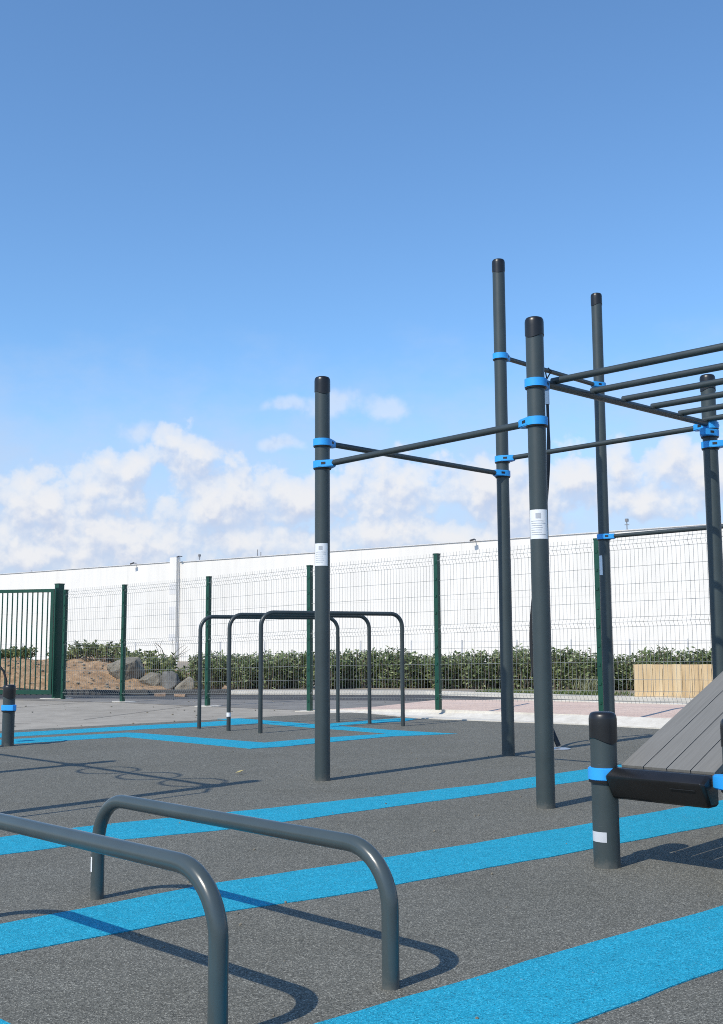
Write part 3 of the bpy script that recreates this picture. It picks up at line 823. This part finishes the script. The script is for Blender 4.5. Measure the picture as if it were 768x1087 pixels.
N2 = V2((-.352, 2.735)); N1 = N2 + V2((-1.09, 1.071))
pb_ = thing('push_up_bar', 'nearest low bent grey push-up bar, cut off at the lower left corner', 'push-up bar', N2, 'low push-up bars')
bent(N1, N2, .397, .0248, .165, 28).build('tube', M['tube'], pb_)
D = [((-1.852, 12.474), (-.299, 13.41), 1.262, .0225, 'rear bent tube dip bar of the three, farthest from the camera'),
     ((-1.475, 12.12), (.085, 13.075), 1.275, .0232, 'middle bent tube dip bar of the three, with a white band on its leg'),
     ((-1.094, 11.785), (.466, 12.684), 1.288, .0240, 'front bent tube dip bar of the three, nearest to the camera')]
for k, (a, b, h, r, l) in enumerate(D):
    t = thing('dip_bar', l, 'dip bar', V2(a), 'tall dip bars on the blue square')
    bent(V2(a), V2(b), h, r, .15, 18).build('tube', M['bar'], t)
    if k == 1: sticker(t, V2(a), r, CAMAZ(V2(a)), R(179), .155, .20, 'white_sticker', name='band')

# ------------------------------------------------------------------ short post at the left edge with its cable
LB = V2((-3.365, 10.451))
lp = thing('low_post', 'short dark post with a blue clamp and a bent cable at the left edge', 'post', LB)
post(lp, LB, .575, .0565, ph=.4)
clamp(lp, LB, .358, [U], .0565, .055, .105, slot=False)
q = MB(); q.tube([z_(LB + Vector((-.03, .0, 0)), .55), z_(LB + Vector((-.035, 0, 0)), .62), z_(LB + Vector((-.06, 0, 0)), .70), z_(LB + Vector((-.12, 0, 0)), .77), z_(LB + Vector((-.22, .03, 0)), .80), z_(LB + Vector((-.33, .06, 0)), .76), z_(LB + Vector((-.40, .08, 0)), .66)], .011, 10); q.build('cable', M['black'], lp)
q = MB(); q.lathe((LB.x - .40, LB.y + .08, 0), [(.05, .56), (.055, .58), (.055, .65), (.02, .665)], 20); q.build('cable_grip', M['black'], lp)

# ------------------------------------------------------------------ ring frame left of the view (its shadow crosses the ground)
RA = V2((-2.705, 5.605)); RB = V2((-4.01, 6.941)); RC = RB - U * 1.9
rf = thing('ring_frame', 'tall dark frame with ring grips along its bar, beyond the left edge', 'climbing frame', RA)
for k, p in enumerate((RA, RB, RC)): post(rf, p, 2.89, PR, ph=k)
for pa_, pb2 in ((RA, RB), (RB, RC)):
    d = (pb2 - pa_).normalized(); clamp(rf, pa_, 2.53, [d]); clamp(rf, pb2, 2.53, [-d]); bar(rf, z_(pa_ + d * .1, 2.53), z_(pb2 - d * .1, 2.53), .024, 'ring_bar')
for s in (.27, .80, 1.33):
    c = RA - U * s
    q = MB(); q.tube([z_(c, 2.55) + Vector((.225 * math.cos(a), .225 * math.sin(a), 0)) for a in [2 * math.pi * k / 40 for k in range(40)]], .0125, 10, closed=True); q.build('ring_grip', M['bar'], rf)
q = MB(); c = RA + U * .2; q.tube([z_(c, .02), z_(c, 2.3)], .013, 10); q.tube([z_(c, 2.29), z_(RA + U * .07, 2.42)], .013, 10); q.build('hanging_rope', M['black'], rf)

# small litter
q = MB(); lc = Vector((-.9, 8.12, .012))
vs = [q.bm.verts.new(lc + Vector(v)) for v in ((-.035, 0, 0), (-.01, .018, .012), (.03, .004, .02), (-.005, -.02, .006), (0, 0, .002))]
for a, b in ((0, 1), (1, 2), (2, 3), (3, 0)): q.bm.faces.new((vs[a], vs[b], vs[4]))
tag(q.build('dry_leaf', M['dryleaf'], smooth=False), 'yellowish curled dry leaf lying on the grey rubber ground', 'leaf')
q = MB(); rg = random.Random(77)
for _ in range(130):
    x, y = rg.uniform(-5.5, 1.2), rg.uniform(12.5, 19.3)
    if y < 15.3 + .77 * x - .0 and x > -4: continue
    s = rg.choice((.004, .006, .009, .014))
    bmesh.ops.create_icosphere(q.bm, subdivisions=1, radius=s, matrix=Matrix.Translation((x, y, -.012 + s * .4)) @ Matrix.Rotation(rg.uniform(0, 6), 4, 'Z') @ Matrix.Diagonal((1.4, .8, .6, 1)))
for _ in range(160):
    x, y = rg.uniform(-2.5, 2.8), rg.uniform(2.6, 11)
    s = rg.choice((.003, .004, .006))
    bmesh.ops.create_icosphere(q.bm, subdivisions=1, radius=s, matrix=Matrix.Translation((x, y, s * .5)))
tag(q.build('pebbles', M['rock'], smooth=False), 'tiny loose pebbles scattered over the paving and the rubber ground', 'pebbles', kind='stuff')

# ------------------------------------------------------------------ sky, clouds, sun
w = bpy.data.worlds.new('World'); S.world = w; w.use_nodes = True
nt = w.node_tree; nt.nodes.clear()
out = nt.nodes.new('ShaderNodeOutputWorld')
sky = nt.nodes.new('ShaderNodeTexSky'); sky.sky_type = 'NISHITA'; sky.sun_disc = False
SUN_EL = R(45); sd = Vector((-.6756, -.7373, 0)).normalized()
sky.sun_elevation = SUN_EL; sky.sun_rotation = math.atan2(sd.x, sd.y)
sky.air_density = 1.0; sky.dust_density = .35; sky.ozone_density = 2.2; sky.altitude = 50
bg = nt.nodes.new('ShaderNodeBackground'); bg.inputs['Strength'].default_value = .15
tint = nt.nodes.new('ShaderNodeMix'); tint.data_type = 'RGBA'; tint.blend_type = 'MULTIPLY'; tint.inputs[0].default_value = 1
tint.inputs[7].default_value = (.86, 1.15, 1.34, 1); nt.links.new(sky.outputs[0], tint.inputs[6])
nt.links.new(tint.outputs[2], bg.inputs['Color'])
BLOBS = [(-17.24, 7.09, 3.74, 2.28), (-14.0, 7.91, 2.88, 1.93), (-9.7, 10.08, 2.47, 1.66), (-11.66, 10.8, 1.22, 0.73), (-12.59, 8.93, 1.94, 1.21), (-7.44, 7.56, 3.98, 2.71), (-12.51, 5.28, 10.8, 1.95), (-2.71, 7.59, 4.02, 2.09), (1.82, 8.07, 4.5, 2.24), (6.32, 8.26, 3.94, 1.88), (4.29, 5.56, 7.83, 1.74), (11.24, 8.37, 3.35, 2.19), (8.77, 6.97, 4.35, 1.97), (16.25, 8.8, 2.2, 1.72), (14.56, 7.52, 4.15, 1.16), (-1.7, 12.46, 1.93, 0.74), (-3.73, 12.79, 1.01, 0.49), (1.4, 12.2, 1.01, 0.64), (-4.32, 10.61, 1.21, 0.4), (13.18, 8.79, 1.9, 1.93), (18.31, 8.55, 2.68, 1.89), (-21.26, 6.71, 4.03, 2.32), (-25.53, 7.42, 3.8, 2.69), (22.25, 7.39, 3.77, 2.07), (26.85, 7.55, 3.86, 2.66), (-16, 4.6, 7, 1.3), (-5, 5.2, 6, 1.5), (-19, 5.5, 4, 1.5), (1, 5.8, 4, 1.2)]
def math_n(op, a, b=None, c=None, clamp_=False):
    m = nt.nodes.new('ShaderNodeMath'); m.operation = op; m.use_clamp = clamp_
    for i, v in enumerate((a, b, c)):
        if v is None: continue
        if hasattr(v, 'links'): nt.links.new(v, m.inputs[i])
        else: m.inputs[i].default_value = v
    return m.outputs[0]
tc = nt.nodes.new('ShaderNodeTexCoord')
sp = nt.nodes.new('ShaderNodeSeparateXYZ'); nt.links.new(tc.outputs['Generated'], sp.inputs[0])
az = math_n('MULTIPLY', math_n('ARCTAN2', sp.outputs['X'], sp.outputs['Y']), 57.2958)
el = math_n('MULTIPLY', math_n('ARCSINE', sp.outputs['Z']), 57.2958)
def vec(a, b, c=0.0):
    k = nt.nodes.new('ShaderNodeCombineXYZ')
    for i, v in enumerate((a, b, c)):
        if hasattr(v, 'links'): nt.links.new(v, k.inputs[i])
        else: k.inputs[i].default_value = v
    return k.outputs[0]
def wnoise(v, scale, detail, rough, dist=0.0):
    n = nt.nodes.new('ShaderNodeTexNoise'); n.inputs['Scale'].default_value = scale; n.inputs['Detail'].default_value = detail
    n.inputs['Roughness'].default_value = rough; n.inputs['Distortion'].default_value = dist; nt.links.new(v, n.inputs['Vector']); return n
WISPS = [b for b in BLOBS if b[3] < .8]; BLOBS = [b for b in BLOBS if b[3] >= .8]
def blobs(wv, lst, grow):
    best = None
    for (a, e0, ra_, rb_) in lst:
        s = nt.nodes.new('ShaderNodeVectorMath'); s.operation = 'SUBTRACT'; nt.links.new(wv, s.inputs[0]); s.inputs[1].default_value = (a, e0, 0)
        m = nt.nodes.new('ShaderNodeVectorMath'); m.operation = 'MULTIPLY'; nt.links.new(s.outputs[0], m.inputs[0]); m.inputs[1].default_value = (1 / ra_ / grow, 1 / rb_ / grow, 0)
        l = nt.nodes.new('ShaderNodeVectorMath'); l.operation = 'LENGTH'; nt.links.new(m.outputs[0], l.inputs[0])
        d = math_n('SUBTRACT', 1.0, l.outputs['Value'])
        best = d if best is None else math_n('SMOOTH_MAX', best, d, .25)
    return best
def warp(v):
    nz = wnoise(v, .3, 3, .55)
    sb = nt.nodes.new('ShaderNodeVectorMath'); sb.operation = 'SUBTRACT'; nt.links.new(nz.outputs['Color'], sb.inputs[0]); sb.inputs[1].default_value = (.5, .5, .5)
    wv = nt.nodes.new('ShaderNodeVectorMath'); wv.operation = 'MULTIPLY_ADD'
    nt.links.new(sb.outputs[0], wv.inputs[0]); wv.inputs[1].default_value = (2.4, 1.8, 0); nt.links.new(v, wv.inputs[2])
    return wv.outputs[0]
def vor(v, sc, sm=.35):
    vo = nt.nodes.new('ShaderNodeTexVoronoi'); vo.feature = 'SMOOTH_F1'; vo.inputs['Scale'].default_value = sc; vo.inputs['Smoothness'].default_value = sm
    nt.links.new(v, vo.inputs['Vector']); return vo.outputs['Distance']
def puff(v):
    """cauliflower: rounded cells at falling sizes, over a broad noise"""
    n1 = wnoise(v, .5, 3, .5, .0).outputs['Fac']
    nv = wnoise(v, 1.6, 4, .6)
    sb = nt.nodes.new('ShaderNodeVectorMath'); sb.operation = 'SUBTRACT'; nt.links.new(nv.outputs['Color'], sb.inputs[0]); sb.inputs[1].default_value = (.5, .5, .5)
    wv = nt.nodes.new('ShaderNodeVectorMath'); wv.operation = 'MULTIPLY_ADD'
    nt.links.new(sb.outputs[0], wv.inputs[0]); wv.inputs[1].default_value = (.7, .7, 0); nt.links.new(v, wv.inputs[2])
    tot = None
    for sc, am in ((.62, .60), (1.35, .36), (2.9, .15), (6.0, .06)):
        t_ = math_n('MULTIPLY', math_n('SUBTRACT', .42, vor(wv.outputs[0], sc)), am)
        tot = t_ if tot is None else math_n('ADD', tot, t_)
    fine = math_n('MULTIPLY', math_n('SUBTRACT', wnoise(v, 3.0, 5, .62).outputs['Fac'], .5), .30)
    return math_n('ADD', fine, math_n('MULTIPLY_ADD', math_n('SUBTRACT', n1, .5), .9, tot))
def smooth(v, lo, hi):
    m = nt.nodes.new('ShaderNodeMapRange'); m.interpolation_type = 'SMOOTHSTEP'; m.inputs['From Min'].default_value = lo; m.inputs['From Max'].default_value = hi
    nt.links.new(v, m.inputs['Value']); return m.outputs[0]
def density(a_, e_):
    v = vec(a_, e_); return math_n('ADD', blobs(warp(v), BLOBS, 1.14), puff(v))
d0 = density(az, el)
d1 = density(math_n('SUBTRACT', az, .12), math_n('ADD', el, .30))
d2 = density(math_n('SUBTRACT', az, .3), math_n('ADD', el, 1.1))
main = math_n('MULTIPLY', math_n('ADD', math_n('MULTIPLY', smooth(d0, .0, .36), .56), math_n('MULTIPLY', smooth(d0, .1, .9), .44)), .94)
v0 = vec(az, el)
wisp = math_n('MULTIPLY', smooth(math_n('ADD', blobs(warp(v0), WISPS, 1.35), math_n('MULTIPLY', puff(v0), .8)), .0, .7), .45)
mask = math_n('MAXIMUM', main, wisp)
# thin vapour lying along the skyline below the cumulus
vap = math_n('MULTIPLY', smooth(math_n('ADD', math_n('MULTIPLY', el, -1.0), math_n('MULTIPLY', wnoise(vec(az, math_n('MULTIPLY', el, 1.6)), .22, 5, .6).outputs['Fac'], 10.0)), -12.0, .0), .78)
sh = math_n('ADD', math_n('MULTIPLY', math_n('SUBTRACT', d0, d1), .5), math_n('MULTIPLY', math_n('SUBTRACT', d0, d2), .5))
class _L: pass
lit = _L(); lit.outputs = [smooth(sh, -.42, .30)]
cr = nt.nodes.new('ShaderNodeValToRGB'); cr.color_ramp.elements[0].color = (.60, .68, .87, 1); cr.color_ramp.elements[1].color = (.95, .955, .98, 1)
nt.links.new(lit.outputs[0], cr.inputs['Fac'])
bgc = nt.nodes.new('ShaderNodeBackground'); nt.links.new(cr.outputs[0], bgc.inputs['Color']); bgc.inputs['Strength'].default_value = .92
bgv = nt.nodes.new('ShaderNodeBackground'); bgv.inputs['Color'].default_value = (.56, .66, .86, 1); bgv.inputs['Strength'].default_value = 1.0
mv = nt.nodes.new('ShaderNodeMixShader'); nt.links.new(vap, mv.inputs[0]); nt.links.new(bg.outputs[0], mv.inputs[1]); nt.links.new(bgv.outputs[0], mv.inputs[2])
mx = nt.nodes.new('ShaderNodeMixShader'); nt.links.new(mask, mx.inputs[0]); nt.links.new(mv.outputs[0], mx.inputs[1]); nt.links.new(bgc.outputs[0], mx.inputs[2])
nt.links.new(mx.outputs[0], out.inputs['Surface'])

sl_ = bpy.data.lights.new('sun', 'SUN'); sl_.energy = 4.2; sl_.angle = R(.53); sl_.color = (1, .925, .80)
so = bpy.data.objects.new('sun', sl_); COL.objects.link(so)
ld = Vector((-sd.x * math.cos(SUN_EL), -sd.y * math.cos(SUN_EL), -math.sin(SUN_EL)))
so.rotation_euler = ld.to_track_quat('-Z', 'Y').to_euler()
so.location = (-8, -8, 12)

# ------------------------------------------------------------------ camera
cam = bpy.data.cameras.new('camera'); co = bpy.data.objects.new('camera', cam); COL.objects.link(co)
cam.sensor_fit = 'HORIZONTAL'; cam.sensor_width = 24.0; cam.lens = 1150 / 768 * 24.0
cam.clip_start = .05; cam.clip_end = 3000
Rv = Vector((.99998923, .00055890, -.00460739)); Uv = Vector((.00464116, -.1204203, .99271215)); Fv = Vector((0, .99272284, .1204216))
mw = Matrix(((Rv.x, Uv.x, -Fv.x, 0), (Rv.y, Uv.y, -Fv.y, 0), (Rv.z, Uv.z, -Fv.z, .95), (0, 0, 0, 1)))
co.matrix_world = mw
S.camera = co
S.view_settings.view_transform = 'Standard'; S.view_settings.look = 'None'; S.view_settings.gamma = 1; S.view_settings.exposure = 0.0
S.render.film_transparent = False
S.render.engine = 'CYCLES'
S.cycles.use_denoising = False
S.cycles.max_bounces = 6
S.cycles.filter_width = 1.0
